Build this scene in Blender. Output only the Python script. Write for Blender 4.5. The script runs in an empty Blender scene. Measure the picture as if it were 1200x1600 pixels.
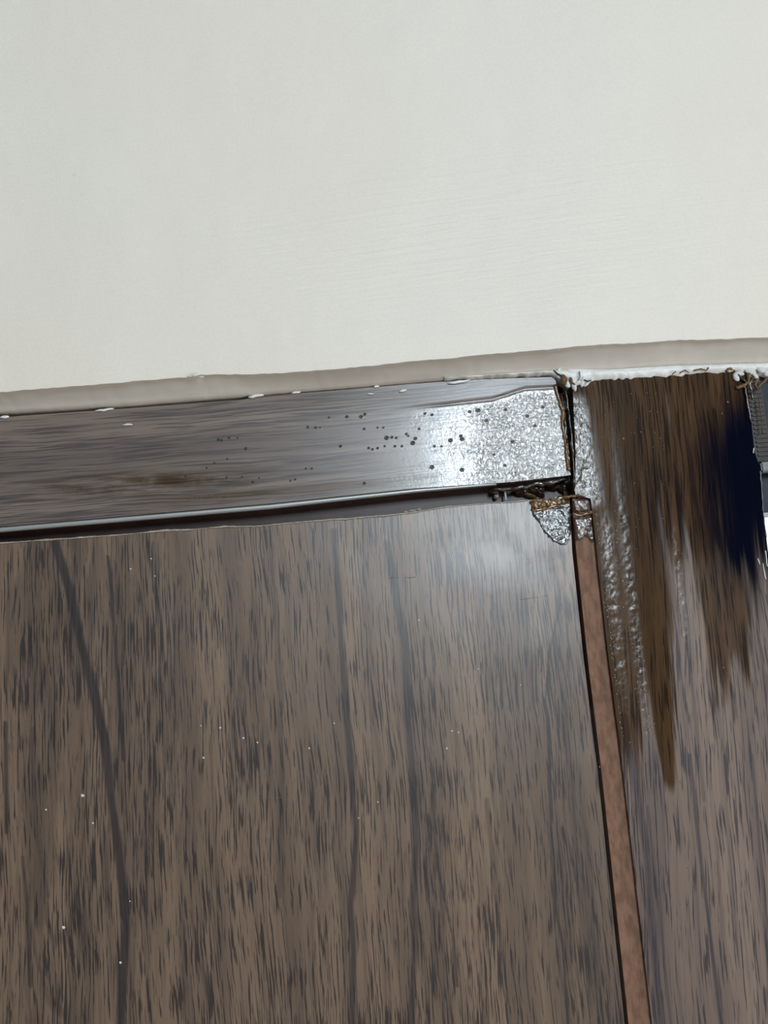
import bpy, bmesh, math, random
import numpy as np
from mathutils import Vector, Matrix, Euler

# ------------------------------------------------------------------ camera, world, lights, exposure
SC = bpy.context.scene
W, H = 1200.0, 1600.0
F_PX = 1250.0
PITCH, ROLL = math.radians(8.3), math.radians(4.6)
CAM = Vector((0.0, -0.47, 1.955))
cd = bpy.data.cameras.new('camera'); cam = bpy.data.objects.new('camera', cd)
SC.collection.objects.link(cam); SC.camera = cam
cd.sensor_fit = 'HORIZONTAL'; cd.sensor_width = 36.0; cd.lens = F_PX/W*36.0
cd.clip_start = 0.02; cd.clip_end = 50
cam.location = CAM
ROT = (Matrix.Rotation(math.pi/2+PITCH, 3, 'X') @ Matrix.Rotation(-ROLL, 3, 'Z'))
cam.rotation_euler = ROT.to_euler()

w = bpy.data.worlds.new('daylight'); SC.world = w; w.use_nodes = True
w.node_tree.nodes['Background'].inputs[0].default_value = (0.93, 0.97, 1.0, 1)
w.node_tree.nodes['Background'].inputs[1].default_value = 1.6

def area(name, loc, target, sx, sy, power, color):
    l = bpy.data.lights.new(name, 'AREA'); l.shape = 'RECTANGLE'; l.size = sx; l.size_y = sy
    l.energy = power; l.color = color
    o = bpy.data.objects.new(name, l); SC.collection.objects.link(o)
    o.location = loc
    o.rotation_euler = (Vector(target)-Vector(loc)).to_track_quat('-Z', 'Y').to_euler()
    return o
# the window behind the photographer (its centre, shared with wall_back's opening)
WIN = (0.56, -2.9, 2.62); WIN_W, WIN_H = 0.50, 0.72
# an added low fill light set into the right-hand wall
WR_Y, WR_Z, WR_W, WR_H = -1.35, 1.05, 1.0, 1.3
area('window_daylight', (WIN[0], WIN[1]-0.08, WIN[2]), (WIN[0], 0, WIN[2]), WIN_W, WIN_H, 66, (0.78, 0.91, 1.0))
area('side_fill_light', (1.74, WR_Y, WR_Z), (0, WR_Y, WR_Z), WR_W, WR_H, 26, (1.0, 0.95, 0.88))
vs = SC.view_settings
vs.view_transform = 'Standard'; vs.look = 'None'; vs.exposure = 0.0; vs.gamma = 1.0; vs.use_curve_mapping = False

# ------------------------------------------------------------------ mapping helpers
def P(u, v, y=0.0):
    d = ROT @ Vector(((u-W/2)/F_PX, -(v-H/2)/F_PX, -1.0))
    return CAM + d*((y-CAM.y)/d.y)
RI = np.array(ROT.transposed())
def proj(X, Y, Z):
    q = np.stack([X-CAM.x, Y-CAM.y, Z-CAM.z], -1) @ RI.T
    dz = np.minimum(q[..., 2], -1e-4)
    return W/2 + F_PX*q[..., 0]/-dz, H/2 - F_PX*q[..., 1]/-dz

def vnoise(x, y, seed=0):
    xi = np.floor(x).astype(np.int64); yi = np.floor(y).astype(np.int64)
    fx = x-xi; fy = y-yi; fx = fx*fx*(3-2*fx); fy = fy*fy*(3-2*fy)
    def h(a, b):
        n = (a*374761393 + b*668265263 + seed*974711) & 0xffffffff
        n = ((n ^ (n >> 13))*1274126177) & 0xffffffff
        return ((n ^ (n >> 16)) & 0xffff)/65535.0
    return (h(xi, yi)*(1-fx)+h(xi+1, yi)*fx)*(1-fy) + (h(xi, yi+1)*(1-fx)+h(xi+1, yi+1)*fx)*fy
def fbm(x, y, seed=0, o=4):
    s = 0; a = 0.5; t = 0
    for i in range(o):
        s = s + a*vnoise(x, y, seed+i*17); t += a; a *= .5; x = x*2.03+5.1; y = y*2.03+1.7
    return s/t
def sstep(a, b, x):
    t = np.clip((x-a)/(b-a), 0, 1); return t*t*(3-2*t)
def pldist(u, v, pts):
    """distance to a polyline in pixels"""
    d = np.full(u.shape, 1e9)
    for (ax, ay), (bx, by) in zip(pts[:-1], pts[1:]):
        vx, vy = bx-ax, by-ay; L = vx*vx+vy*vy
        t = np.clip(((u-ax)*vx+(v-ay)*vy)/L, 0, 1)
        d = np.minimum(d, np.hypot(u-ax-t*vx, v-ay-t*vy))
    return d
def curve_w(pts, y, axis):
    """pixel polyline -> sampled world function; axis 'x': z(x), axis 'z': x(z)"""
    q = [P(u, v, y) for u, v in pts]
    a = [(p.x, p.z) if axis == 'x' else (p.z, p.x) for p in q]
    a.sort(); xs, ys = zip(*a)
    return lambda t: np.interp(t, xs, ys)

def link(name, me, mats, parent=None, loc=(0, 0, 0)):
    o = bpy.data.objects.new(name, me); SC.collection.objects.link(o)
    for m in (mats if isinstance(mats, (list, tuple)) else [mats]): me.materials.append(m)
    if parent is not None: o.parent = parent
    o.location = loc
    return o
def struct(o, label=None, cat=None):
    o['kind'] = 'structure'
    if label: o['label'] = label
    if cat: o['category'] = cat
    return o

def face(name, X, Z, y, thick, mats, parent=None, disp=None, attrs=None, smooth=True):
    """X,Z: (rows, cols) arrays of world positions. Front sheet facing -Y plus skirts and a back."""
    n, m = X.shape
    Y = np.full(X.shape, y) if np.isscalar(y) else y
    if disp is not None: Y = Y-disp
    V = np.stack([X, Y, Z], -1).reshape(-1, 3)
    idx = np.arange(n*m).reshape(n, m)
    q = np.stack([idx[:-1, :-1], idx[:-1, 1:], idx[1:, 1:], idx[1:, :-1]], -1).reshape(-1, 4)
    ring = np.concatenate([idx[0, :], idx[1:, -1], idx[-1, -2::-1], idx[-2:0:-1, 0]])
    k = len(ring); B = V[ring].copy(); B[:, 1] = (y if np.isscalar(y) else float(np.max(y))) + thick
    V = np.vstack([V, B]); bi = np.arange(n*m, n*m+k)
    r2 = np.roll(ring, -1); b2 = np.roll(bi, -1)
    skirt = np.stack([ring, bi, b2, r2], -1)
    faces = [tuple(f) for f in q.tolist()] + [tuple(f) for f in skirt.tolist()] + [tuple(bi[::-1].tolist())]
    me = bpy.data.meshes.new(name); me.from_pydata(V.tolist(), [], faces)
    bm = bmesh.new(); bm.from_mesh(me); bmesh.ops.recalc_face_normals(bm, faces=bm.faces); bm.to_mesh(me); bm.free()
    sm = np.zeros(len(me.polygons), bool); sm[:len(q)] = smooth
    me.polygons.foreach_set('use_smooth', sm)
    for an, arr in (attrs or {}).items():
        at = me.attributes.new(an, 'FLOAT', 'POINT')
        full = np.concatenate([np.asarray(arr).reshape(-1), np.asarray(arr).reshape(-1)[ring]]).astype(np.float32)
        at.data.foreach_set('value', full)
    if n*m > 50:
        me.set_sharp_from_angle(angle=math.radians(50))
    return link(name, me, mats, parent)

def boxes(name, bl, mat, parent=None, bev=0.0):
    bm = bmesh.new()
    for (x0, x1, y0, y1, z0, z1) in bl:
        r = bmesh.ops.create_cube(bm, size=1)
        for v in r['verts']:
            v.co = Vector(((x0+x1)/2+v.co.x*(x1-x0), (y0+y1)/2+v.co.y*(y1-y0), (z0+z1)/2+v.co.z*(z1-z0)))
    if bev: bmesh.ops.bevel(bm, geom=bm.edges[:], offset=bev, segments=2, affect='EDGES')
    me = bpy.data.meshes.new(name); bm.to_mesh(me); bm.free()
    return link(name, me, mat, parent)

def tube(name, pts, rad, mat, parent=None, sides=7, seed=0, wob=0.25):
    """irregular bead along world points"""
    rnd = random.Random(seed); V = []; Fc = []
    pts = [Vector(p) for p in pts]; n = len(pts)
    rads = rad if isinstance(rad, (list, tuple)) else [rad]*n
    for i, p in enumerate(pts):
        t = (pts[min(i+1, n-1)]-pts[max(i-1, 0)]).normalized()
        a = t.cross(Vector((0, 1, 0)));
        if a.length < 1e-4: a = Vector((1, 0, 0))
        a.normalize(); b = t.cross(a)
        for k in range(sides):
            th = 2*math.pi*k/sides; r = rads[i]*(1+wob*2.4*(float(vnoise(np.array(i*.37+seed), np.array(k*.6), seed))-.5))
            V.append(p+(a*math.cos(th)+b*math.sin(th))*r)
    for i in range(n-1):
        for k in range(sides):
            Fc.append((i*sides+k, i*sides+(k+1) % sides, (i+1)*sides+(k+1) % sides, (i+1)*sides+k))
    Fc.append(tuple(range(sides))[::-1]); Fc.append(tuple((n-1)*sides+k for k in range(sides)))
    me = bpy.data.meshes.new(name); me.from_pydata([tuple(v) for v in V], [], Fc)
    bm = bmesh.new(); bm.from_mesh(me); bmesh.ops.recalc_face_normals(bm, faces=bm.faces); bm.to_mesh(me); bm.free()
    me.polygons.foreach_set('use_smooth', [True]*len(me.polygons))
    return link(name, me, mat, parent)
def fine(pts, n, y, jit=0.0, seed=1):
    """resample a pixel polyline to n world points on depth y with jitter in px"""
    rnd = random.Random(seed); L = [0]
    for a, b in zip(pts[:-1], pts[1:]): L.append(L[-1]+math.hypot(b[0]-a[0], b[1]-a[1]))
    out = []
    for i in range(n):
        t = L[-1]*i/(n-1)
        out.append(P(np.interp(t, L, [p[0] for p in pts])+rnd.uniform(-jit, jit), np.interp(t, L, [p[1] for p in pts])+rnd.uniform(-jit, jit), y))
    return out
def lump_mesh(seed, sub=2, amp=0.35, fr=1.6):
    rnd = random.Random(seed); bm = bmesh.new()
    bmesh.ops.create_icosphere(bm, subdivisions=sub, radius=1)
    from mathutils import noise
    off = Vector((rnd.uniform(0, 50),)*3)
    for v in bm.verts: v.co *= 1+amp*noise.noise(v.co*fr+off)
    me = bpy.data.meshes.new('lump'); bm.to_mesh(me); bm.free()
    me.polygons.foreach_set('use_smooth', [True]*len(me.polygons))
    return me
LUMPS = {}
def lump(name, u, v, y, su, sv, sy, mat, parent, seed=0, rot=0.0, sub=2):
    key = (seed % 5, mat.name, sub)
    if key not in LUMPS:
        LUMPS[key] = lump_mesh(seed % 5, sub); LUMPS[key].materials.append(mat)
    o = bpy.data.objects.new(name, LUMPS[key]); SC.collection.objects.link(o)
    if parent is not None: o.parent = parent
    k = 0.00038
    o.location = P(u, v, y); o.scale = (su*k, sy, sv*k); o.rotation_euler = (0, rot, 0)
    return o

# ------------------------------------------------------------------ materials
class NT:
    def __init__(s, name):
        s.m = bpy.data.materials.new(name); s.m.use_nodes = True; s.t = s.m.node_tree
        s.b = s.t.nodes['Principled BSDF']
    def n(s, ty, **kw):
        nd = s.t.nodes.new(ty)
        for k, v in kw.items(): setattr(nd, k, v)
        return nd
    def l(s, a, b): s.t.links.new(a, b)
    def put(s, sock, v):
        if isinstance(v, bpy.types.NodeSocket): s.l(v, sock)
        else: sock.default_value = v
    def math(s, op, a, b=0.0, c=0.0, clamp=False):
        nd = s.n('ShaderNodeMath', operation=op, use_clamp=clamp)
        s.put(nd.inputs[0], a); s.put(nd.inputs[1], b); s.put(nd.inputs[2], c)
        return nd.outputs[0]
    def mix(s, f, a, b, mode='MIX'):
        nd = s.n('ShaderNodeMix', data_type='RGBA', blend_type=mode)
        s.put(nd.inputs[0], f); s.put(nd.inputs[6], a); s.put(nd.inputs[7], b)
        return nd.outputs[2]
    def noise(s, vec, scale, detail=2, rough=.5, dist=0):
        nd = s.n('ShaderNodeTexNoise'); s.l(vec, nd.inputs['Vector'])
        nd.inputs['Scale'].default_value = scale; nd.inputs['Detail'].default_value = detail
        nd.inputs['Roughness'].default_value = rough; nd.inputs['Distortion'].default_value = dist
        return nd.outputs[0]
    def ramp(s, v, lo, hi):
        nd = s.n('ShaderNodeMapRange', interpolation_type='SMOOTHSTEP'); s.put(nd.inputs[0], v)
        nd.inputs[1].default_value = lo; nd.inputs[2].default_value = hi
        return nd.outputs[0]
    def attr(s, name): return s.n('ShaderNodeAttribute', attribute_name=name).outputs['Fac']
    def coord(s, sx, sy, sz, rot=(0, 0, 0)):
        c = s.n('ShaderNodeTexCoord'); r = s.n('ShaderNodeMapping'); r.inputs['Rotation'].default_value = rot
        s.l(c.outputs['Object'], r.inputs[0])
        m = s.n('ShaderNodeMapping'); m.inputs['Scale'].default_value = (sx, sy, sz)
        s.l(r.outputs[0], m.inputs[0]); return m.outputs[0]
    def bump(s, h, dist, strength=1.0, normal=None):
        nd = s.n('ShaderNodeBump'); s.put(nd.inputs['Height'], h)
        nd.inputs['Distance'].default_value = dist; s.put(nd.inputs['Strength'], strength)
        if normal: s.l(normal, nd.inputs['Normal'])
        return nd.outputs[0]
def c4(r, g, b): return (r, g, b, 1)

def wood(name, horiz=False, lean=0.0, light=(0.225, 0.168, 0.130), dark=(0.034, 0.030, 0.034), rough=0.34, tone=1.0, streak=1.0, lon=1.0, coatbase=0.0, porebump=.12, spec=.5, coatr=.27):
    s = NT(name)
    c = s.n('ShaderNodeTexCoord'); rt = s.n('ShaderNodeMapping')
    rt.inputs['Rotation'].default_value = (0, lean + (math.pi/2 if horiz else 0), 0)
    s.l(c.outputs['Object'], rt.inputs[0]); sep = s.n('ShaderNodeSeparateXYZ'); s.l(rt.outputs[0], sep.inputs[0])
    X, Z = sep.outputs[0], sep.outputs[2]
    def vec(x, z, k=0.0):
        cb = s.n('ShaderNodeCombineXYZ'); s.put(cb.inputs[0], x); s.put(cb.inputs[2], z); cb.inputs[1].default_value = k; return cb.outputs[0]
    # slow wander of the grain
    w1 = s.noise(vec(s.math('MULTIPLY', X, 9), s.math('MULTIPLY', Z, 5)), 1, 2)
    w2 = s.noise(vec(s.math('MULTIPLY', X, 60), s.math('MULTIPLY', Z, 28), 3), 1, 2)
    Xw = s.math('ADD', X, s.math('MULTIPLY', s.math('SUBTRACT', w1, .5), .016))
    Xw = s.math('ADD', Xw, s.math('MULTIPLY', s.math('SUBTRACT', w2, .5), .0016))
    def sn(kx, kz, k, det=2, r=.5): return s.noise(vec(s.math('MULTIPLY', Xw, kx), s.math('MULTIPLY', Z, kz/lon), k), 1, det, r)
    band = sn(60, 2.5, 1, 3)              # wide tone bands
    band2 = sn(170, 7, 7, 2)
    dens = s.ramp(sn(38, 9, 11, 2), .35, .68)
    pore = sn(950, 40, 21, 3, .55)
    pore2 = sn(520, 20, 33, 3, .55)
    thr = s.math('SUBTRACT', .578, s.math('MULTIPLY', dens, .075))
    p1 = s.ramp(s.math('SUBTRACT', pore, thr), -.028, .040)
    p2 = s.ramp(s.math('SUBTRACT', pore2, s.math('ADD', thr, .035)), -.03, .06)
    fibre = sn(1700, 30, 41, 2)
    col = s.mix(s.ramp(band, .36, .66), c4(*light), c4(light[0]*.62, light[1]*.62, light[2]*.66))
    col = s.mix(s.math('MULTIPLY', s.ramp(band2, .5, .68), .45), col, c4(light[0]*.42, light[1]*.43, light[2]*.50))
    col = s.mix(s.math('MULTIPLY', s.ramp(fibre, .45, .7), .40), col, c4(light[0]*.45, light[1]*.45, light[2]*.5))
    col = s.mix(s.math('MULTIPLY', p2, .26*streak), col, c4(*[d*1.4 for d in dark]))
    col = s.mix(s.math('MULTIPLY', p1, .86*streak), col, c4(*dark))
    vein = s.math('MULTIPLY', s.attr('vein'), s.math('ADD', .72, s.math('MULTIPLY', pore2, .6)), clamp=True)
    col = s.mix(vein, col, c4(*[d*1.15 for d in dark]))
    # amber varnish soaked film, ink-dark stain, raw fibre
    st = s.attr('stain'); ink = s.attr('ink'); bu = s.attr('rough'); sm = s.attr('smear')
    stc = s.mix(1.0, col, c4(.38, .262, .115), 'MULTIPLY')
    stc = s.mix(.20, stc, c4(.040, .024, .007))
    col = s.mix(s.math('MULTIPLY', st, .90), col, stc)
    inkc = s.mix(.85, s.mix(1.0, col, c4(.10, .10, .14), 'MULTIPLY'), c4(.0022, .0040, .012))
    col = s.mix(ink, col, inkc)
    if tone != 1: col = s.mix(1.0, col, c4(tone, tone, tone), 'MULTIPLY')
    s.l(col, s.b.inputs['Base Color'])
    # gloss
    sc = s.noise(s.coord(700, 700, 160), 1, 3, .6)
    r = s.math('ADD', rough-.04, s.math('MULTIPLY', sc, .10))
    r = s.math('SUBTRACT', r, s.math('MULTIPLY', st, .10))
    r = s.math('ADD', r, s.math('MULTIPLY', sm, .08))
    r = s.math('SUBTRACT', r, s.math('MULTIPLY', bu, .12))
    s.l(r, s.b.inputs['Roughness'])
    s.l(s.math('SUBTRACT', spec, s.math('MAXIMUM', s.math('MULTIPLY', ink, .46), s.math('MULTIPLY', st, .40)), clamp=True), s.b.inputs['Specular IOR Level'])
    s.l(s.math('MULTIPLY', s.math('ADD', s.math('ADD', bu, s.math('MULTIPLY', sm, .22)), coatbase, clamp=True), s.math('SUBTRACT', 1.0, ink)), s.b.inputs['Coat Weight'])
    s.l(s.math('SUBTRACT', coatr, s.math('MULTIPLY', bu, coatr-.08)), s.b.inputs['Coat Roughness'])
    s.b.inputs['Coat IOR'].default_value = 1.88
    # relief: grain pores, then the orange-peel crust of the varnish
    n0 = s.bump(s.math('MULTIPLY', p1, -1), .00012, porebump)
    h1 = s.noise(s.coord(500, 500, 440), 1, 4, .62, .6)
    h2 = s.noise(s.coord(900, 900, 700), 1, 2, .5)
    hh = s.math('ADD', h1, s.math('MULTIPLY', h2, .3))
    n1 = s.bump(hh, .00050, s.math('MULTIPLY', bu, .85), n0)
    s.l(n1, s.b.inputs['Normal']); s.l(n1, s.b.inputs['Coat Normal'])
    return s.m

def plain(name, col, rough=.5, nscale=200, var=.25, bump=.0002, metal=0, coat=0, spec=.5, col2=None, stretch=(1, 1, 1), trans=0):
    s = NT(name); v = s.coord(nscale*stretch[0], nscale*stretch[1], nscale*stretch[2])
    f = s.noise(v, 1, 4, .6)
    c2 = col2 or tuple(c*(1-var) for c in col)
    s.l(s.mix(s.ramp(f, .35, .65), c4(*col), c4(*c2)), s.b.inputs['Base Color'])
    s.b.inputs['Roughness'].default_value = rough; s.b.inputs['Metallic'].default_value = metal
    s.b.inputs['Coat Weight'].default_value = coat; s.b.inputs['Specular IOR Level'].default_value = spec
    s.b.inputs['Transmission Weight'].default_value = trans
    s.l(s.bump(f, bump, .6), s.b.inputs['Normal'])
    return s.m

def plaster(name, col=(0.815, 0.765, 0.695)):
    s = NT(name)
    a = s.noise(s.coord(3, 3, 3), 1, 3)
    st = s.noise(s.coord(16, 60, 420, (0, math.radians(3.5), 0)), 1, 3, .6)     # long brush strokes
    f = s.noise(s.coord(600, 600, 600), 1, 3, .6)
    pit = s.ramp(s.noise(s.coord(120, 120, 120), 1, 1), .80, .86)
    tint = s.mix(s.ramp(a, .3, .7), c4(*col), c4(col[0]*.995, col[1]*.975, col[2]*.95))
    tint = s.mix(s.math('MULTIPLY', s.ramp(f, .35, .7), .12), tint, c4(.6, .57, .5))
    tint = s.mix(s.math('MULTIPLY', pit, .25), tint, c4(.5, .45, .36))
    s.l(tint, s.b.inputs['Base Color']); s.b.inputs['Roughness'].default_value = .55
    s.b.inputs['Specular IOR Level'].default_value = .35
    n0 = s.bump(s.math('MULTIPLY', st, s.math('ADD', s.math('MULTIPLY', s.attr('stroke'), 1.0), .12)), .0009, .62)
    n1 = s.bump(f, .0003, .35, n0); s.l(n1, s.b.inputs['Normal'])
    return s.m

M_WALL = plaster('cream_wall_paint')
M_EDGE = plain('shaded_wall_paint', (.72, .67, .61), .5, 60, .10, .0002, stretch=(.25, 1, 2))  # greyer than the wall: the underside's shade is put into the colour
M_WHITE = plain('thick_white_paint', (.80, .80, .78), .35, 500, .08, .0004)
M_DOOR = wood('walnut_laminate', rough=.38, light=(.222, .150, .102), dark=(.019, .016, .019), spec=.36, coatbase=.32, coatr=.34)
M_HEAD = wood('walnut_laminate_horizontal', True, light=(.235, .187, .158), dark=(.046, .040, .044), rough=.32, coatbase=.2, spec=.4, streak=.75, lon=2.2, tone=.95)
M_SIDE = wood('walnut_laminate_casing', lean=math.radians(-2.5), light=(.225, .160, .125), dark=(.026, .021, .030), rough=.42, spec=.4, lon=1.3)
M_RED = plain('bare_reddish_board_edge', (.35, .185, .118), .6, 320, .38, .0003, stretch=(1, 1, .35))
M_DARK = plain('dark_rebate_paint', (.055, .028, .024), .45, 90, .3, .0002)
M_BLACK = plain('gap_black', (.006, .005, .004), .8, 90, .3, .0002)
M_GLINT = plain('satin_edge_highlight', (.66, .70, .72), .38, 100, .1, .0001, metal=.7, stretch=(.1, 1, 3))  # pale metal colour stands in for the lit edge of the casing
M_RAW = plain('frayed_laminate_edge', (.46, .40, .34), .6, 500, .3, .0003)
M_AMBER = plain('amber_resin', (.20, .095, .018), .14, 700, .65, .0008, coat=1)
M_AMBERD = plain('dark_amber_resin', (.030, .013, .004), .14, 500, .6, .0012, coat=1)
M_FIBRE = plain('wood_fibre', (.16, .085, .035), .5, 600, .5, .0003)
M_GREY = plain('dull_grey_paint', (.24, .25, .27), .4, 160, .35, .0004)
M_NAVY = plain('dark_navy_paint', (.004, .008, .022), .35, 120, .4, .0002)
M_ROOM = plain('room_wall_paint', (.24, .225, .21), .8, 6, .06, .0003)
M_FLOOR = plain('floor_tile', (.50, .46, .41), .45, 8, .2, .0002)
M_CEIL = plain('ceiling_paint', (.40, .40, .39), .8, 8, .05, .0003)
sg = NT('window_glass'); sg.b.inputs['Roughness'].default_value = .02
sg.b.inputs['Transmission Weight'].default_value = 1; sg.b.inputs['IOR'].default_value = 1.45; sg.b.inputs['Base Color'].default_value = c4(.97, .99, 1)
M_GLASS = sg.m

# resin crust: glossy and knobbly, shows what it coats
def crust(name, col, col2, bsc=380, bd=.0012, rough=.16):
    s = NT(name)
    f = s.noise(s.coord(bsc, bsc, bsc*.8), 1, 4, .65, .8); g = s.noise(s.coord(1000, 1000, 800), 1, 2)
    s.l(s.mix(s.ramp(f, .38, .62), c4(*col), c4(*col2)), s.b.inputs['Base Color'])
    s.b.inputs['Roughness'].default_value = rough; s.b.inputs['Coat Weight'].default_value = 1; s.b.inputs['Coat IOR'].default_value = 1.9; s.b.inputs['Coat Roughness'].default_value = .12
    n = s.bump(s.math('ADD', f, s.math('MULTIPLY', g, .35)), bd, .8); s.l(n, s.b.inputs['Normal']); s.l(n, s.b.inputs['Coat Normal'])
    return s.m
M_CRUST = crust('clear_resin_crust', (.07, .066, .064), (.030, .027, .026), 300, .0007)
M_CRUSTP = crust('clear_resin_on_board', (.17, .11, .09), (.07, .045, .04), 300, .0007)

# ------------------------------------------------------------------ room shell
YB = -2.95; XL, XR = -1.9, 1.7; ZT = 3.35
struct(boxes('floor', [(XL, XR, YB, .25, -.1, 0)], M_FLOOR), 'pale floor of the room, far below the frame', 'floor')
struct(boxes('ceiling', [(XL, XR, YB-.1, .25, ZT, ZT+.1)], M_CEIL), 'pale ceiling of the room, above the frame', 'ceiling')
struct(boxes('wall_left', [(XL-.1, XL, YB-.1, .25, 0, ZT)], M_ROOM), 'plain side wall left of the door, outside the frame', 'wall')
ya, yb_, za, zb_ = WR_Y-WR_W/2, WR_Y+WR_W/2, WR_Z-WR_H/2, WR_Z+WR_H/2  # opening that holds the added fill light
struct(boxes('wall_right', [(XR, XR+.1, YB-.1, ya, 0, ZT), (XR, XR+.1, yb_, .25, 0, ZT), (XR, XR+.1, ya, yb_, 0, za), (XR, XR+.1, ya, yb_, zb_, ZT)], M_ROOM), 'plain side wall right of the door, outside the frame', 'wall')
wx0, wx1, wz0, wz1 = WIN[0]-WIN_W/2, WIN[0]+WIN_W/2, WIN[2]-WIN_H/2, WIN[2]+WIN_H/2
struct(boxes('wall_back', [(XL, wx0, YB-.1, YB+.05, 0, ZT), (wx1, XR, YB-.1, YB+.05, 0, ZT), (wx0, wx1, YB-.1, YB+.05, 0, wz0), (wx0, wx1, YB-.1, YB+.05, wz1, ZT)], M_ROOM),
       'wall behind the photographer with the daylight window', 'wall')

# ------------------------------------------------------------------ curves read from the photograph (pixels)
WALL_BOT = [(-60, 619), (0, 612), (90, 605), (180, 597), (300, 588), (310, 585), (420, 583), (500, 578), (570, 572), (640, 565), (700, 560), (780, 551), (900, 541), (1060, 531), (1200, 526), (1260, 524)]
RET_BOT = [(-60, 649), (0, 644), (200, 632), (400, 616), (500, 608), (640, 597), (740, 588), (860, 581), (950, 578), (1060, 572), (1200, 568), (1260, 566)]
HEAD_TOP = [(-60, 657), (0, 652), (200, 638), (380, 624), (400, 620), (500, 612), (640, 600), (740, 593), (860, 589), (905, 588)]
HEAD_BOT = [(-60, 827), (0, 823), (420, 787), (650, 763), (800, 753), (893, 742)]
DOOR_TOP = [(-60, 852), (0, 849), (60, 845), (120, 841), (200, 835), (260, 829), (300, 828), (350, 823), (400, 823), (470, 816), (540, 811), (600, 806), (640, 802), (700, 792), (760, 787), (800, 785), (826, 782), (891, 775)]
DOOR_R = [(888, 740), (890, 790), (894, 860), (912, 1030), (933, 1200), (976, 1600)]
STRIP_L = [(893, 740), (895, 790), (901, 860), (919, 1030), (940, 1200), (983, 1600)]
STRIP_R = [(922, 740), (924, 790), (932, 860), (951, 1030), (973, 1200), (1019, 1600)]
SIDE_L = [(893, 560), (899, 700), (899, 773), (923, 779), (932, 860), (951, 1030), (973, 1200), (1019, 1600)]
SIDE_R = [(1165, 560), (1167, 596), (1179, 706), (1187, 730), (1192, 795), (1200, 862), (1212, 960), (1290, 1600)]

def dense(a, b, step, pads_lo=(), pads_hi=()):
    return np.array(list(pads_lo)+list(np.arange(a, b, step))+[b]+list(pads_hi))

# --- wall above the door: front sheet with ragged lower edge
YW = -0.022
zb = curve_w(WALL_BOT, YW, 'x')
xs = dense(-.25, .30, .002, (XL, -1.2, -.6, -.35), (.4, .7, 1.2, XR))
rg = (vnoise(xs*300, xs*0, 3)-.5)*.0005 + (vnoise(xs*40, xs*0, 5)-.5)*.0008
base = zb(xs)+rg
ts = np.concatenate([np.linspace(0, .08, 16)**1.0, np.linspace(.085, .36, 70), np.linspace(.4, 1, 8)])
Z = base[None, :] + (ZT-base[None, :])*ts[:, None]; X = np.broadcast_to(xs, Z.shape).copy()
dp = (fbm(X*25, Z*25, 4)-.5)*.0015
lip = np.exp(-ts*(ZT-2.0)/.0016)[:, None]*(-.0010)          # rounded-over lower lip
U, V = proj(X, np.full(X.shape, YW), Z)
STK = np.exp(-((U-720)/430)**2-((V-390-(720-U)*.05)/150)**2)
wall = face('wall_front', X, Z, YW, .09, M_WALL, disp=dp+lip, attrs=dict(stroke=STK))
struct(wall, 'cream painted plaster wall above the dark wood door', 'wall')
boxes('plaster_side', [(XL, -.76, YW+.002, .068, 0, 1.99), (.62, XR, YW+.002, .068, 0, 2.1), (.30, .62, YW+.002, .068, 0, 1.15)], M_WALL, wall)
# sloping underside of the plaster, from the wall face back to the casing
def strip_between(name, top, bot, y0, y1, mat, parent, nseg=6, bulge=0.0, seed=0, ragg=0.0, u0=None, u1=None, smooth=True):
    A = curve_w(top, y0, 'x'); B = curve_w(bot, y1, 'x')
    x0 = P(u0, 600, y1).x if u0 is not None else -.30; x1 = P(u1, 600, y1).x if u1 is not None else .32
    xx = dense(x0, x1, .0012)
    a, b = A(xx), B(xx)+(vnoise(xx*420, xx*0, seed)-.5)*ragg
    t = np.linspace(0, 1, nseg)[:, None]
    Zs = b[None, :]*(1-t)+a[None, :]*t; Xs = np.broadcast_to(xx, Zs.shape).copy()
    Ys = y1*(1-t)+y0*t + 0*Xs - bulge*np.sin(np.pi*t)*(0.6+.8*vnoise(Xs*200, Zs*200, seed+1))
    return face(name, Xs, Zs, Ys, .012, mat, parent, smooth=smooth)
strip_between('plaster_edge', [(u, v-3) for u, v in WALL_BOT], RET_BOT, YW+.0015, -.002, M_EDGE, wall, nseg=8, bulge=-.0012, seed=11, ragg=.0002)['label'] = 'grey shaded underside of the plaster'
# bead of thick white paint where plaster meets casing
strip_between('paint_bead', [(690, 590), (760, 585), (860, 579), (900, 577), (950, 577), (1060, 571), (1200, 567), (1260, 566)],
              [(690, 594), (760, 590), (860, 585), (885, 599), (900, 603), (925, 598), (950, 595), (1060, 589), (1100, 584), (1150, 583), (1200, 580), (1260, 578)],
              -.0030, -.0015, M_WHITE, wall, nseg=7, bulge=.0022, seed=21, ragg=.0016, u0=695, u1=1250)['label'] = 'thick white paint bead'
for (a, b, r) in [((0, 652), (14, 651), 2.0), ((148, 642), (178, 639), 1.6), ((191, 664), (207, 663), 1.2), ((388, 621), (412, 617), 2.6), ((455, 614), (470, 612), 1.4), ((584, 605), (592, 603), 1.8), ((624, 612), (635, 609), 1.8), ((574, 616), (584, 615), 1.0), ((700, 599), (735, 594), 2.0)]:
    tube('paint_smear', fine([a, b], 5, -.0008, .6, int(a[0])), [r*.0002, r*.0004, r*.0005, r*.0004, r*.0002], M_WHITE, wall, seed=int(a[0]))
for u, v, r in [(305, 586, 3), (296, 588, 2), (315, 589, 2)]:
    lump('paint_chip', u, v, YW, r*2, r*.7, .0007, M_WHITE, wall, int(u))

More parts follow.
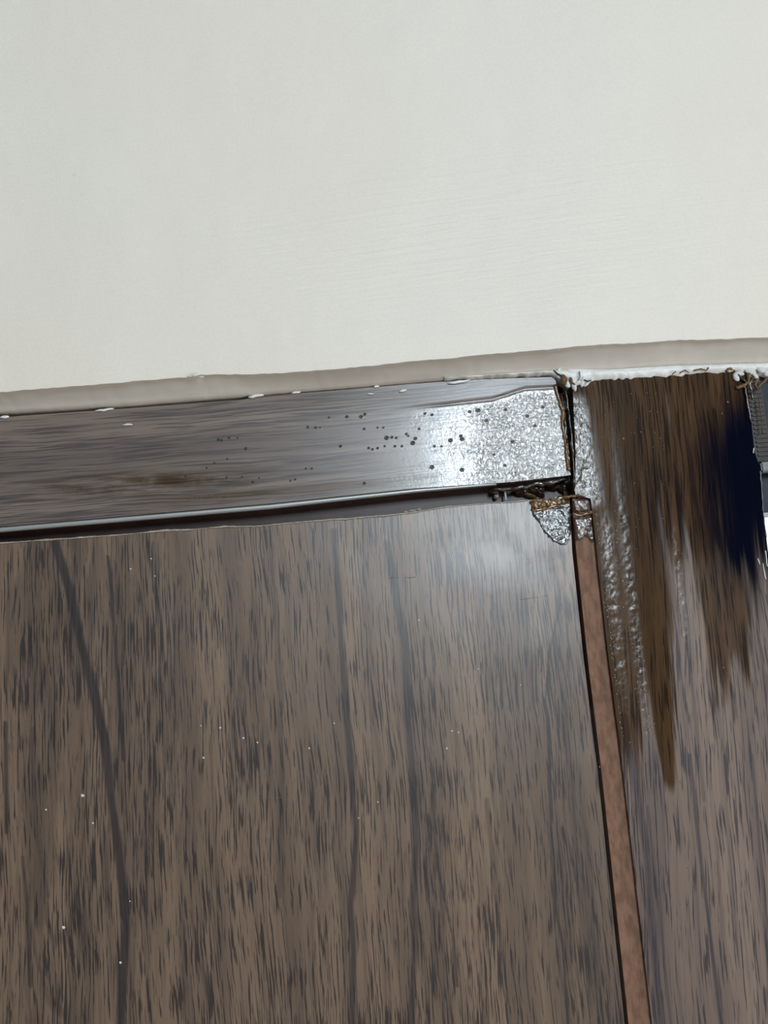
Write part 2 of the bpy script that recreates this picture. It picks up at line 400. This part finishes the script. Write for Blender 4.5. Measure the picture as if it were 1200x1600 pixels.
# ------------------------------------------------------------------ head casing
YH = 0.0
def side_arr(curve_lo, curve_hi, xx, t):
    a, b = curve_lo(xx), curve_hi(xx)
    Z = a[None, :]*(1-t[:, None])+b[None, :]*t[:, None]
    return np.broadcast_to(xx, Z.shape).copy(), Z
head = bpy.data.objects.new('trim_1', None); SC.collection.objects.link(head)
struct(head, 'dark walnut head casing above the door, varnish crusted at its right end', 'door casing')
ht, hb = curve_w(HEAD_TOP, YH, 'x'), curve_w(HEAD_BOT, YH, 'x')
xr_h = P(880, 670, YH).x
xx = dense(-.27, xr_h, .00075, (-.82, -.6, -.4, -.3))
tt = np.linspace(0, 1, 110)
X, Z = side_arr(hb, ht, xx, tt)
# right end leans with the mitre crack
lean = P(870, 600, YH).x - P(893, 742, YH).x
X = X + (X > .02)*((X-.02)/(xr_h-.02)).clip(0, 1)*(lean*(tt[:, None]-.5))
U, V = proj(X, np.full(X.shape, YH), Z)
n1 = fbm(U/38, V/26, 7); n2 = fbm(U/9, V/9, 9)
rough = sstep(560, 800, U + (n1-.5)*150 - np.abs(V-665)*.15)*1.0
top_ok = sstep(0, 14, V - np.interp(U, [560, 700, 770, 820, 860, 900], [640, 628, 622, 606, 604, 604]))
rough = rough*top_ok*(0.30+.70*sstep(640, 780, U))
smear = sstep(280, 560, U+(n1-.5)*120)*top_ok
stain = np.exp(-((U-240)/150)**2-((V-(757-(U-200)*.06))/17)**2)*sstep(.15, .62, n1+.12)*sstep(.3, .6, fbm(U/60, V/6, 71)+.08)*1.1
stain = np.maximum(stain, np.exp(-((V-(806-U*.088))/9)**2)*sstep(150, 330, U)*.6)
stain = np.maximum(stain, .45*sstep(520, 760, U)*sstep(.45, .6, n1)*top_ok)
stain = np.clip(stain, 0, 1)
vein = sstep(.60, .72, fbm(U/160+3, (V+U*.088)/7, 31, 3))*.55*(1-rough)
disp = rough*(n2-.5)*.0003
ridge = np.exp(-((V-top_ok*0-np.interp(U, [560, 700, 770, 820, 860, 900], [644, 632, 624, 608, 606, 606]))/2.5)**2)*sstep(600, 720, U)*.0004
face('casing_board', X, Z, YH, .016, M_HEAD, head, disp=disp+ridge, attrs=dict(vein=vein, stain=stain, ink=np.zeros(U.shape), rough=rough, smear=smear))
# dark groove between plaster and casing (recess back coloured black as its shadow)
boxes('groove_back', [(-.80, xr_h+.006, .014, .0164, 2.065, 2.12)], M_BLACK, head)
# highlight on the rounded lower arris, built as a pale metallic band
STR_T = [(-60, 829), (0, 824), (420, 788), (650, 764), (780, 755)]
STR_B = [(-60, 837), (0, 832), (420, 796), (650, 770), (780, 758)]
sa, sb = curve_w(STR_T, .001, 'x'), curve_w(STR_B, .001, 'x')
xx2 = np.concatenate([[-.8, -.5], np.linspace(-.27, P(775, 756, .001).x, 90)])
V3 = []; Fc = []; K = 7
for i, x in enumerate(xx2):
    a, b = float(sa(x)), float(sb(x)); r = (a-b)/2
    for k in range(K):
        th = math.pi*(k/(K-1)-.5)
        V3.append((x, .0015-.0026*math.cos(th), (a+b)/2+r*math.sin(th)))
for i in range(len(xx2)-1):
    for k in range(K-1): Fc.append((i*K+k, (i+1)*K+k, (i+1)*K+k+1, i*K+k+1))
me = bpy.data.meshes.new('edge_highlight'); me.from_pydata(V3, [], Fc); me.polygons.foreach_set('use_smooth', [True]*len(Fc))
o = link('edge_highlight', me, M_GLINT, head); o['label'] = 'pale band standing in for the highlight on the rounded lower edge'
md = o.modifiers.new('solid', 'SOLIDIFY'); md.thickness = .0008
# rebate soffit and its back, dark brown
xg = P(893, 760, .03).x
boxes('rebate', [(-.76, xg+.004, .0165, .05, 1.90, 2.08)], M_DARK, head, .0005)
tube('rebate_bead', fine([(770, 766), (800, 764), (840, 757), (888, 748)], 26, .006, 1.5, 4), .0016, M_AMBERD, head, seed=4, wob=.5)['label'] = 'dark brown resin run'
# trapped air bubbles in the varnish: individual blisters
BUB = [(604, 684, 5), (612, 683, 3.5), (619, 684, 3), (635, 678, 3), (638, 681, 2.5), (645, 692, 5), (649, 685, 4), (675, 730, 5), (723, 730, 0), (722, 734, 5), (704, 688, 5), (722, 686, 5), (720, 681, 4), (734, 643, 4), (747, 641, 5), (675, 648, 3.5), (569, 670, 3), (532, 697, 3.5), (542, 651, 3.5), (564, 651, 4), (570, 647, 3.5), (576, 700, 3), (582, 702, 3), (590, 700, 3), (601, 697, 2.5), (617, 697, 3), (628, 697, 3), (679, 697, 3), (690, 697, 2.5), (514, 652, 2.5), (481, 667, 3), (493, 668, 3), (500, 668, 2), (590, 668, 2.5), (599, 668, 2.5), (569, 755, 3.5), (478, 732, 2.5), (487, 732, 2.5), (454, 751, 2.5), (461, 749, 2.5), (760, 657, 4), (790, 640, 3.5), (801, 690, 4), (772, 710, 3), (789, 727, 3.5), (655, 670, 3), (664, 646, 3), (341, 687, 3), (346, 688, 3), (358, 684, 2.5), (384, 701, 3.5), (371, 684, 2), (355, 717, 2), (290, 744, 2.5), (354, 746, 2.5), (378, 745, 2), (395, 753, 2.5), (405, 747, 2), (323, 731, 2), (335, 723, 2), (848, 636, 3.5), (824, 650, 4), (836, 665, 3.5)]
s = NT('varnish_blister'); s.b.inputs['Base Color'].default_value = c4(.030, .026, .024); s.b.inputs['Roughness'].default_value = .25; M_BUB = s.m
def ring_mesh():
    bm = bmesh.new(); prof = [(0.0, .05), (.45, .10), (.75, .30), (1.0, .25), (1.25, 0.0)]
    N = 10; rows = []
    for r, h in prof:
        if r == 0: rows.append([bm.verts.new((0, -h, 0))])
        else: rows.append([bm.verts.new((r*math.cos(2*math.pi*k/N), -h, r*math.sin(2*math.pi*k/N))) for k in range(N)])
    for k in range(N): bm.faces.new((rows[0][0], rows[1][k], rows[1][(k+1) % N]))
    for a, b in zip(rows[1:-1], rows[2:]):
        for k in range(N): bm.faces.new((a[k], b[k], b[(k+1) % N], a[(k+1) % N]))
    bmesh.ops.recalc_face_normals(bm, faces=bm.faces)
    me = bpy.data.meshes.new('blister'); bm.to_mesh(me); bm.free(); me.materials.append(M_BUB)
    me.polygons.foreach_set('use_smooth', [True]*len(me.polygons)); return me
RM = ring_mesh()
for u, v, r in BUB:
    if r == 0: continue
    o = bpy.data.objects.new('blister', RM); SC.collection.objects.link(o); o.parent = head
    o.location = P(u, v, -.0003); k = r*.5*.00042; o.scale = (k*1.15, k, k)

# ------------------------------------------------------------------ door leaf
YD = 0.006
door = bpy.data.objects.new('door_1', None); SC.collection.objects.link(door)
struct(door, 'walnut laminate door leaf with frayed top edge below the head casing', 'door')
dt = curve_w(DOOR_TOP, YD, 'x'); dr = curve_w(DOOR_R, YD, 'z')
zlow = 1.62
zrows = np.concatenate([np.linspace(0, 1, 330), [1.6, 3.0, 5.0]])
ss = np.concatenate([[-.75, -.4, -.15], np.linspace(0, 1, 470)])
xl = -.262; XRt = float(P(891, 775, YD).x)
x_at_top = xl + ss*(XRt-xl); ztop = dt(x_at_top) + (vnoise(x_at_top*500, x_at_top*0, 2)-.5)*.0008
zbot_vis = 1.66
Z = ztop[None, :] + (zbot_vis-ztop[None, :])*zrows[:, None]; Z = np.maximum(Z, .01)
xr = np.where(Z > zlow, dr(Z), dr(np.array(1.66)))
X = xl + ss[None, :]*(xr-xl)
U, V = proj(X, np.full(X.shape, YD), Z)
veins = [([(86, 850), (109, 925), (127, 1007), (146, 1082), (163, 1160), (176, 1262), (189, 1360), (197, 1450), (191, 1525), (189, 1620)], 9, .85),
         ([(169, 870), (180, 1000), (187, 1112), (193, 1187)], 4, .8),
         ([(521, 830), (531, 962), (540, 1094), (551, 1240), (557, 1300), (548, 1412), (553, 1487), (549, 1620)], 6, .7),
         ([(604, 850), (634, 1019), (637, 1112), (646, 1225), (650, 1319), (645, 1412), (649, 1487), (641, 1620)], 7, .65),
         ([(877, 944), (859, 1019), (853, 1094), (857, 1169), (862, 1300), (868, 1412), (881, 1487), (889, 1620)], 3.0, .8),
         ([(675, 1225), (684, 1356), (709, 1469), (714, 1540)], 2.2, .7),
         ([(8, 1130), (10, 1300)], 4, .7), ([(50, 1140), (55, 1290), (75, 1400)], 5, .5), ([(36, 1340), (42, 1420), (47, 1540)], 4, .6),
         ([(330, 1150), (335, 1300), (345, 1500)], 3, .35), ([(240, 850), (250, 1000), (262, 1200)], 6, .35), ([(420, 830), (435, 1000), (440, 1200), (436, 1400)], 5, .35),
         ([(760, 1250), (775, 1400), (800, 1620)], 4, .45), ([(735, 1150), (742, 1260), (730, 1350)], 3, .35), ([(905, 1200), (925, 1400), (940, 1620)], 8, .35), ([(880, 1080), (893, 1220), (905, 1400), (925, 1600)], 5, .45)]
vein = np.zeros(U.shape)
jit = (fbm(U/14, V/90, 77)-.5)*8
for pts, wd, st in veins:
    d = pldist(U+jit*.5, V, pts); vein = np.maximum(vein, st*(1-sstep(wd*.45, wd*1.15, d+jit*.35)))
# soft darker figure bands at the lower left and right of the cathedral line
fig = .30*sstep(.50, .62, fbm(U/26, V/190, 51, 3))*sstep(420, 120, U)
xcat = np.interp(V, [944, 1019, 1094, 1169, 1300, 1412, 1487, 1620], [877, 859, 853, 857, 862, 868, 881, 889])
fig = np.maximum(fig, .26*sstep(0, 6, U-xcat)*sstep(940, 990, V))
cath = np.abs(((np.hypot((U-95)/1.0, (V-1230)/7.0)+fbm(U/40, V/90, 61)*16) % 17)-8.5)
fig = np.maximum(fig, .45*(1-sstep(.8, 3.0, cath))*np.exp(-((U-85)/60)**2-((V-1420)/260)**2))
vein = np.clip(np.maximum(vein, fig), 0, 1)
n1 = fbm(U/40, V/30, 8)
smear = np.exp(-((U-790)/130)**2-((V-870)/80)**2)*sstep(.3, .6, n1)*1.4
smear = np.clip(smear, 0, 1)
stain = .25*np.exp(-((U-720)/50)**2-((V-840)/35)**2)
disp = (vnoise(U/60, V/60, 3)-.5)*.0003
face('door_panel', X, Z, YD, .036, M_DOOR, door, disp=disp, attrs=dict(vein=vein, stain=stain, ink=np.zeros(U.shape), rough=np.zeros(U.shape), smear=smear))
# frayed laminate edge: thin pale ragged lip along the top
pts = [(u, v-.5) for u, v in DOOR_TOP if u < 828]
rr = random.Random(5); q = fine(pts, 300, YD-.0006, .25, 8)
tube('laminate_lip', q, [.00042*(.45+1.0*vnoise(np.array(i*.11), np.array(0.), 5)) for i in range(300)], M_RAW, door, 6, 3, .3)['label'] = 'pale frayed edge of the laminate'
for u, v, r in [(645, 798, 7), (634, 800, 4), (655, 796, 4)]: lump('fray_chip', u, v, YD+.001, r, 2.2, .001, M_RAW, door, u)
# specks of paint stuck on the leaf
SPK = [(129, 1243, 3.2), (72, 1265, 1.8), (145, 1286, 1.9), (99, 1449, 2.8), (188, 1504, 2.2), (318, 1184, 2.0), (344, 1137, 2), (380, 1153, 2), (402, 1160, 1.6), (654, 969, 1.8), (706, 1142, 1.9), (716, 1144, 1.6), (698, 1169, 1.9), (483, 1169, 1.6), (522, 1130, 1.5), (204, 889, 1.7), (813, 1070, 1.4), (242, 900, 1.3), (590, 1253, 1.3), (236, 873, 1.5), (314, 1134, 1.3), (203, 1408, 1.3), (560, 1278, 1.2), (868, 905, 1.4), (747, 1045, 1.3)]
for i, (u, v, r) in enumerate(SPK): lump('paint_speck', u, v, YD-.0002, r, r*.85, .0005, M_WHITE, door, i, .5, 1)
# hairline scratches
s = plain('scratch', (.17, .14, .115), .5)
for k, pl in enumerate([[(190, 1232), (300, 1236), (400, 1248), (440, 1246)]]):
    tube('scratch', fine(pl, 20, YD+.00008, .2, k), .00011, s, door, 5, k, .4)
sd = plain('dark_scratch', (.045, .043, .048), .5)
for k, pl in enumerate([[(795, 872), (850, 876)], [(790, 880), (830, 879)], [(812, 937), (856, 931)], [(610, 903), (650, 902)]]):
    tube('scratch', fine(pl, 12, YD+.0001, .5, k), .00013, sd, door, 5, k, .6)

# knobbly resin patch on the door corner (triangle) and amber crust on its top edge
def patch(name, poly, y, th, mat, parent, amp=.0009, px=1.6, seed=0, fr=5.0):
    """polygon in px rasterised as a grid, heights from noise, edges pulled to the surface"""
    us = np.arange(min(p[0] for p in poly)-1, max(p[0] for p in poly)+2, px); vv = np.arange(min(p[1] for p in poly)-1, max(p[1] for p in poly)+2, px)
    Ug, Vg = np.meshgrid(us, vv)
    ins = np.zeros(Ug.shape, bool); n = len(poly)
    for i in range(n):
        (x1, y1), (x2, y2) = poly[i], poly[(i+1) % n]
        if y1 == y2: continue
        c = ((y1 > Vg) != (y2 > Vg)) & (Ug < (x2-x1)*(Vg-y1)/(y2-y1)+x1); ins ^= c
    d = pldist(Ug, Vg, poly+[poly[0]]) ; d = np.where(ins, d, -d) + (fbm(Ug/5, Vg/5, seed+3)-.5)*5
    keep = d > 0
    hgt = th*sstep(0, 3.5, d) + amp*(fbm(Ug/fr, Vg/fr, seed)-.4)*sstep(0, 3, d)
    vid = -np.ones(Ug.shape, int); Vv = []; Ff = []
    for i in range(Ug.shape[0]):
        for j in range(Ug.shape[1]):
            if keep[i, j]:
                vid[i, j] = len(Vv); p = P(Ug[i, j], Vg[i, j], y-max(hgt[i, j], .00003)); Vv.append(tuple(p))
    for i in range(Ug.shape[0]-1):
        for j in range(Ug.shape[1]-1):
            a = (vid[i, j], vid[i+1, j], vid[i+1, j+1], vid[i, j+1])
            if min(a) >= 0: Ff.append(a)
    me = bpy.data.meshes.new(name); me.from_pydata(Vv, [], Ff)
    me.polygons.foreach_set('use_smooth', [True]*len(Ff))
    return link(name, me, mat, parent)
patch('resin_patch', [(826, 795), (892, 790), (893, 835), (889, 850), (878, 853), (864, 848), (850, 832), (836, 812)], YD, .0007, M_CRUST, door, .0010, seed=4)['label'] = 'clear knobbly resin patch on the corner'
patch('resin_crust', [(826, 782), (890, 775), (890, 788), (860, 793), (830, 797)], YD, .0010, M_AMBER, door, .0022, seed=9, fr=4)['label'] = 'golden brown resin crust'
tube('resin_bead', fine([(828, 784), (860, 781), (890, 777)], 26, YD-.001, .8, 3), .0010, M_AMBER, door, seed=8, wob=.6)
tube('resin_bead', fine([(830, 797), (850, 796), (876, 789)], 18, YD-.0006, .8, 5), .0008, M_AMBER, door, seed=9, wob=.6)
boxes('door_back_edge', [(-.745, XRt-.004, .042, .046, .01, 1.90)], M_DARK, door)

# ------------------------------------------------------------------ side casing (jamb) with bare board strip
side = bpy.data.objects.new('trim_2', None); SC.collection.objects.link(side)
struct(side, 'tall walnut jamb casing right of the door with amber runs and a blue-black stain', 'door casing')
YS = -0.002
SL, SR = curve_w(SIDE_L, YS, 'z'), curve_w(SIDE_R, YS, 'z')
ztop = P(1050, 560, YS).z
SIDE_TOP = [(880, 603), (930, 599), (950, 592), (1060, 586), (1100, 581), (1150, 580), (1210, 578)]
zt = 2.20
zz = np.concatenate([[.0, .6, 1.2, 1.55], np.linspace(1.655, 2.118, 620)])
s2 = np.linspace(0, 1, 200)
a, b = SL(zz), SR(zz)
a[:4] = SL(np.array(1.66)); b[:4] = SR(np.array(1.66))
X = a[:, None]+(b-a)[:, None]*s2[None, :]; Z = np.broadcast_to(zz[:, None], X.shape).copy()
U, V = proj(X, np.full(X.shape, YS), Z)
Ug = U-(V-800)*.105                                       # grain-following coordinate (≈ constant along a fibre)
fib = fbm(Ug/5, V/160, 5, 3); fib2 = fbm(Ug/12, V/260, 15, 3)
def run(uc, wd, v1, soft=30, amp=90):
    """a run of varnish: follows the fibre, ends near v1 with ragged tongues"""
    w_ = wd*(1-.5*sstep(v1-170, v1+10, V))
    return (1-sstep(w_*.75, w_*1.1+1, np.abs(Ug-uc)+(fib-.5)*18))*(1-sstep(v1-soft, v1+soft, V+(fib-.5)*amp))
st = (1-sstep(835, 905, V+(fib2-.5)*150+(fib-.5)*70))*sstep(.1, .3, fib+.1)       # soaked upper part
st = np.maximum(st, run(1000, 36, 1095, 14, 60)*.95)
st = np.maximum(st, run(1002, 24, 1240, 14, 50))
st = np.maximum(st, run(950, 30, 1190, 50, 120)*.9)
st = np.maximum(st, run(1100, 26, 1075, 22, 150)*.85)
st = np.maximum(st, run(1137, 20, 1060, 24, 130)*.85)
st = np.maximum(st, run(1120, 14, 1030, 20, 160)*.8); st = np.maximum(st, run(985, 14, 1120, 20, 120)*.8)
st = np.maximum(st, run(1090, 10, 1110, 16, 60)*.7)
st = np.maximum(st, run(1170, 6, 1080, 20, 60)*.4*sstep(1040, 1060, V))
ink = sstep(1030, 1135, U+(fib-.5)*70-(V-760)*.05)*sstep(590, 720, V+(U-1110)*.9+(fib-.5)*50)*(1-sstep(830, 950, V+(fib-.5)*200-(U-1140)*.5))
ink = np.clip(ink, 0, 1)
dk = .8*np.exp(-((U-1075)/85)**2-((V-790)/95)**2)*sstep(.30, .62, fib)
ink = np.maximum(ink, dk)
# varnished scratchy patch by the crack and the sparkling bead line
n2 = fbm(U/7, V/7, 19)
rg = sstep(.25, .5, fbm(U/6, V/14, 91)+.12)*np.exp(-(np.maximum(0, U-903-np.clip((V-620)*.16, 0, 30))/(7+6*fib2))**2)*(1-sstep(770, 800, V))*sstep(610, 640, V)
bl = np.exp(-((Ug-945)/9)**2)*(1-sstep(1060, 1150, V))*sstep(780, 850, V)
bl = np.maximum(bl, np.exp(-((Ug-972-(fib2-.5)*14)/8)**2)*(1-sstep(1130, 1170, V))*sstep(620, 900, V))
bl = np.maximum(bl, .7*np.exp(-((Ug-1052-(fib2-.5)*8)/6)**2)*(1-sstep(1000, 1040, V))*sstep(800, 850, V))
rough = np.clip(np.maximum(rg*.6, bl*.3)+st*.02*(1-ink), 0, 1)
vein = np.zeros(U.shape)
for pts, wd, sk in [([(975, 1120), (1010, 1330), (1034, 1620)], 7, .6), ([(1078, 1180), (1092, 1320), (1112, 1480), (1130, 1620)], 3.5, .7), ([(1012, 1260), (1030, 1420), (1050, 1620)], 3, .5), ([(1175, 1180), (1195, 1420), (1205, 1620)], 3, .5), ([(1066, 900), (1085, 1100), (1100, 1250)], 3.5, .4)]:
    d = pldist(U, V, pts); vein = np.maximum(vein, sk*(1-sstep(wd*.5, wd*1.2, d+(fib-.5)*4)))
disp = bl*(n2-.45)*.0006 + rg*(n2-.5)*.0006 + st*.00008
face('casing_board', X, Z, YS, .030, M_SIDE, side, disp=disp, attrs=dict(vein=vein, stain=np.clip(st, 0, 1), ink=ink, rough=rough, smear=st*0))
# bare reddish board strip beside the leaf
A, B = curve_w(STRIP_L, .004, 'z'), curve_w(STRIP_R, -.001, 'z')
zz2 = np.concatenate([[.0, .8, 1.5], np.linspace(1.655, float(P(905, 777, .002).z), 300, .0007)])
a, b = A(zz2), B(zz2)+.0006; a[:3] = A(np.array(1.66)); b[:3] = B(np.array(1.66))+.0006
s3 = np.linspace(0, 1, 12); X = a[:, None]+(b-a)[:, None]*s3; Z = np.broadcast_to(zz2[:, None], X.shape).copy()
face('bare_strip', X, Z, .0050-.0045*np.broadcast_to(s3, X.shape), .028, M_RED, side)['label'] = 'bare reddish brown board edge'
patch('resin_patch', [(894, 779), (922, 777), (925, 800), (897, 800)], .0015, .0010, M_CRUSTP, side, .0016, seed=14)['label'] = 'clear resin on the bare strip'
patch('resin_patch', [(897, 808), (927, 806), (931, 842), (926, 852), (915, 836), (900, 848)], .0015, .0010, M_CRUSTP, side, .0016, seed=15)
tube('resin_bead', fine([(895, 803), (905, 806), (926, 799)], 16, -.001, .8, 3), .0009, M_AMBER, side, seed=18, wob=.5)
tube('resin_bead', fine([(880, 777), (900, 775), (925, 777)], 16, .000, .8, 3), .0007, M_AMBER, side, seed=19, wob=.5)
# black back of the gap between leaf and strip
boxes('gap_back', [(P(880, 800, .03).x, P(990, 1600, .03).x+.05, .034, .05, 0, 2.02)], M_BLACK, side)

# mitre crack between head casing and side casing, with amber resin in it
boxes('crack_back', [(P(862, 600, .012).x, P(905, 600, .012).x, .012, .026, 2.02, 2.09)], M_AMBERD, side)
tube('resin_bead', fine([(867, 602), (873, 622), (880, 645), (878, 662), (883, 690), (888, 735)], 46, -.0004, .8, 31), [.0011*(.6+.8*vnoise(np.array(i*.3), np.array(0.), 9)) for i in range(46)], M_AMBER, side, seed=31, wob=.35)['label'] = 'amber resin bead down the crack'
tube('resin_bead', fine([(884, 608), (888, 640), (893, 680), (897, 740), (898, 770)], 46, -.0012, .5, 32), [.0007*(.5+.8*vnoise(np.array(i*.4), np.array(0.), 19)) for i in range(46)], M_AMBERD, side, seed=32, wob=.35)
for (pl, r, sd_) in [([(877, 615), (882, 650), (887, 700), (891, 738)], .0011, 41)]:
    tube('resin_bead', fine(pl, 30, .003, .8, sd_), r, M_AMBERD, side, seed=sd_, wob=.5)
# resin lumps in the corner of the rebate
for i, (u, v, su, sv, m) in enumerate([(815, 768, 14, 7, M_AMBERD), (838, 764, 16, 7, M_AMBERD), (862, 758, 16, 8, M_AMBERD), (880, 762, 10, 9, M_AMBERD), (826, 774, 14, 4, M_AMBER), (786, 766, 8, 4, M_AMBERD), (843, 771, 10, 3, M_AMBERD), (775, 776, 5, 5, M_RAW)]):
    lump('resin_lump', u, v, .014, su, sv, .004, m, head, i, .1*i)
boxes('splinter', [(P(790, 778, .01).x-.0005, P(790, 778, .01).x+.0005, .009, .011, P(790, 782, .01).z, P(790, 767, .01).z)], M_GREY, head)
# sparkling droplets of hardened resin down the casing
rnd = random.Random(12); bm = bmesh.new()
def drop(u, v, r):
    k = r*.00019; p = P(u, v, YS-.0002)
    g = bmesh.ops.create_icosphere(bm, subdivisions=1, radius=1)
    for vt in g['verts']: vt.co = Vector((vt.co.x*k*rnd.uniform(.8, 1.2), vt.co.y*k*.9, vt.co.z*k*1.3))+p
for i in range(230):
    t = rnd.random(); v = 790+t*360; u0 = 936+(v-860)*.118
    if rnd.random() < .4: drop(u0+rnd.gauss(2, 1.5), v, rnd.uniform(1.0, 2.4))
    else: drop(960+(v-860)*.16+rnd.gauss(8, 6), v, rnd.uniform(.9, 2.4))
for i in range(60): drop(rnd.uniform(940, 1040), rnd.uniform(610, 860), rnd.uniform(.8, 1.8))
for i in range(26): drop(1058+rnd.gauss(0, 4)+(i*4)*.1, 860+i*5, rnd.uniform(.9, 1.8))
for u, v, r in [(1137, 628, 3), (1128, 646, 2), (974, 685, 3), (1063, 1222, 2), (915, 983, 2), (932, 1083, 2), (937, 1198, 2), (984, 1160, 2), (1130, 1043, 2), (1075, 1415, 2), (1064, 1413, 1.6), (1074, 1356, 1.6)]: drop(u, v, r)
me = bpy.data.meshes.new('resin_droplets'); bm.to_mesh(me); bm.free(); me.polygons.foreach_set('use_smooth', [True]*len(me.polygons))
o = link('resin_droplets', me, plain('resin_droplet', (.30, .26, .20), .1, coat=1), side); o['kind'] = 'stuff'

def thing(name, label, cat, at, group=None):
    o = bpy.data.objects.new(name, None); SC.collection.objects.link(o); o.location = at
    o['label'] = label; o['category'] = cat
    if group: o['group'] = group
    return o
def adopt(root, o):
    o.parent = root; o.location = Vector(o.location)-Vector(root.location)
# clump of torn paint and bristles where casing, crack and plaster meet; torn fibres at the right corner
T1 = thing('paint_clump', 'ragged clump of torn white paint and amber bits at the top of the casing joint', 'paint clump', P(890, 590, -.003))
T2 = thing('fibre_clump', 'brown torn wood fibres and white crumbs at the far right top corner of the casing', 'fibre clump', P(1170, 590, -.003))
before = set(bpy.data.objects)
for i, (u, v, su, sv) in enumerate([(878, 588, 9, 5), (890, 582, 8, 4), (893, 592, 10, 6), (903, 588, 9, 5), (886, 600, 7, 5), (897, 603, 9, 4), (910, 596, 10, 4), (872, 580, 8, 3), (918, 598, 9, 3), (903, 598, 6, 4)]):
    lump('paint_crumb', u, v, -.003, su, sv, .0016, M_WHITE, wall, i, .3*i)
lump('resin_lump', 881, 593, -.0045, 6, 9, .0016, M_AMBER, side, 2); lump('resin_lump', 892, 595, -.004, 3, 7, .0012, M_AMBER, side, 3)
for k, (pl, m) in enumerate([([(865, 578), (871, 584), (878, 588)], M_BLACK), ([(905, 580), (907, 588), (904, 593)], M_GREY), ([(912, 593), (918, 596), (924, 594)], M_BLACK), ([(890, 590), (893, 597), (899, 601)], M_FIBRE),
                             ([(1062, 583), (1070, 578), (1076, 582)], M_FIBRE), ([(1084, 579), (1096, 576), (1104, 580), (1107, 574)], M_FIBRE), ([(1050, 585), (1056, 580)], M_FIBRE)]):
    tube('bristle', fine(pl, 8, -.005, .3, k), .0004, m, wall, 5, k, .3)
CL1 = set(bpy.data.objects)-before; before = set(bpy.data.objects)
for i, (u, v, su, sv) in enumerate([(1140, 578, 8, 4), (1155, 584, 8, 4), (1172, 580, 10, 5), (1188, 577, 10, 5), (1198, 584, 8, 5), (1180, 588, 8, 4), (1150, 590, 7, 5)]):
    lump('paint_crumb', u, v, -.003, su, sv, .0016, M_WHITE, wall, i+3, .2*i)
for k, pl in enumerate([[(1152, 585), (1163, 595), (1172, 605)], [(1158, 604), (1168, 598), (1180, 596)], [(1170, 583), (1169, 596), (1174, 612)], [(1178, 588), (1172, 600), (1176, 625)], [(1200, 590), (1190, 600), (1182, 606)], [(1150, 606), (1160, 603), (1167, 607)], [(1164, 600), (1170, 640), (1174, 662)], [(1184, 590), (1180, 602), (1186, 610)], [(1134, 579), (1142, 577), (1148, 579)]]):
    tube('torn_fibre', fine(pl, 10, -.0035, .7, k), [.0009, .001, .0011, .001, .0010, .0009, .0008, .0007, .0006, .0004], M_FIBRE if k % 3 else M_AMBERD, side, 6, k, .4)
for o in CL1: adopt(T1, o)
for o in set(bpy.data.objects)-before: adopt(T2, o)
for k, pl in enumerate([[(1192, 880), (1196, 905)], [(1196, 860), (1199, 885)], [(1184, 872), (1187, 882)], [(1178, 700), (1177, 708)]]):
    tube('chipped_edge', fine(pl, 6, YS-.0002, .4, k), .00035, M_WHITE, side, 5, k, .4)
tube('chipped_edge', fine([(1188, 736), (1190, 765), (1192, 795), (1197, 840)], 30, YS-.0001, .5, 3), .0003, M_GREY, side, 5, 7, .6)

# ------------------------------------------------------------------ neighbouring frame and opening at the right edge
fr = bpy.data.objects.new('window_1', None); SC.collection.objects.link(fr)
struct(fr, 'dark blue frame of the neighbouring opening at the right edge, bright daylight below it', 'window')
x1 = P(1193, 620, .012).x
boxes('ribbed_strip', [(P(1160, 620, .010).x, P(1191, 620, .010).x, .0095, .0118, P(1180, 722, .01).z, 2.11)]+
      [(P(1171, 620, .009).x, P(1190, 620, .009).x, .0085, .0100, P(1180, v+3, .01).z, P(1180, v, .01).z) for v in range(606, 716, 7)], plain('ribbed_brown_edge', (.035, .022, .015), .4), fr)
boxes('frame_head', [(P(1189, 795, .012).x, .60, .012, .045, P(1200, 800, .01).z, 2.11)], M_NAVY, fr, .0006)
boxes('ledge', [(P(1188, 730, .0).x, .60, -.0015, .007, P(1195, 737, .0).z, P(1195, 722, .0).z)], M_GREY, fr, .0008)['label'] = 'pale grey ledge across the dark frame'
boxes('frame_side', [(.575, .62, .006, .045, 1.15, 2.11), (.24, .60, .006, .045, 1.15, 1.19)], M_NAVY, fr, .0006)
boxes('pane', [(P(1180, 800, .04).x, .60, .040, .044, 1.17, P(1200, 780, .01).z)], M_GLASS, fr)
tube('paint_run', fine([(1186, 619), (1189, 645), (1192, 677)], 12, .004, .4, 3), .0004, M_FIBRE, fr, 5, 2, .4)
# casing on the far side of the leaf and lining of the doorway (beside the frame)
struct(boxes('trim_3', [(-.83, -.752, -.004, .05, 0, 1.93)], plain('casing_brown', (.12, .085, .065), .4, 60, .4, .0002, stretch=(3, 1, .2)), None, .001), 'dark jamb casing on the hinge side, left of the frame', 'door casing')
# back window frame (behind the photographer)
b2 = bpy.data.objects.new('window_2', None); SC.collection.objects.link(b2); struct(b2, 'small window behind the photographer that lights the door', 'window')
yb = YB+.0
boxes('frame', [(wx0, wx0+.03, yb-.03, yb+.03, wz0, wz1), (wx1-.03, wx1, yb-.03, yb+.03, wz0, wz1), (wx0, wx1, yb-.03, yb+.03, wz0, wz0+.03), (wx0, wx1, yb-.03, yb+.03, wz1-.03, wz1)], M_WHITE, b2)
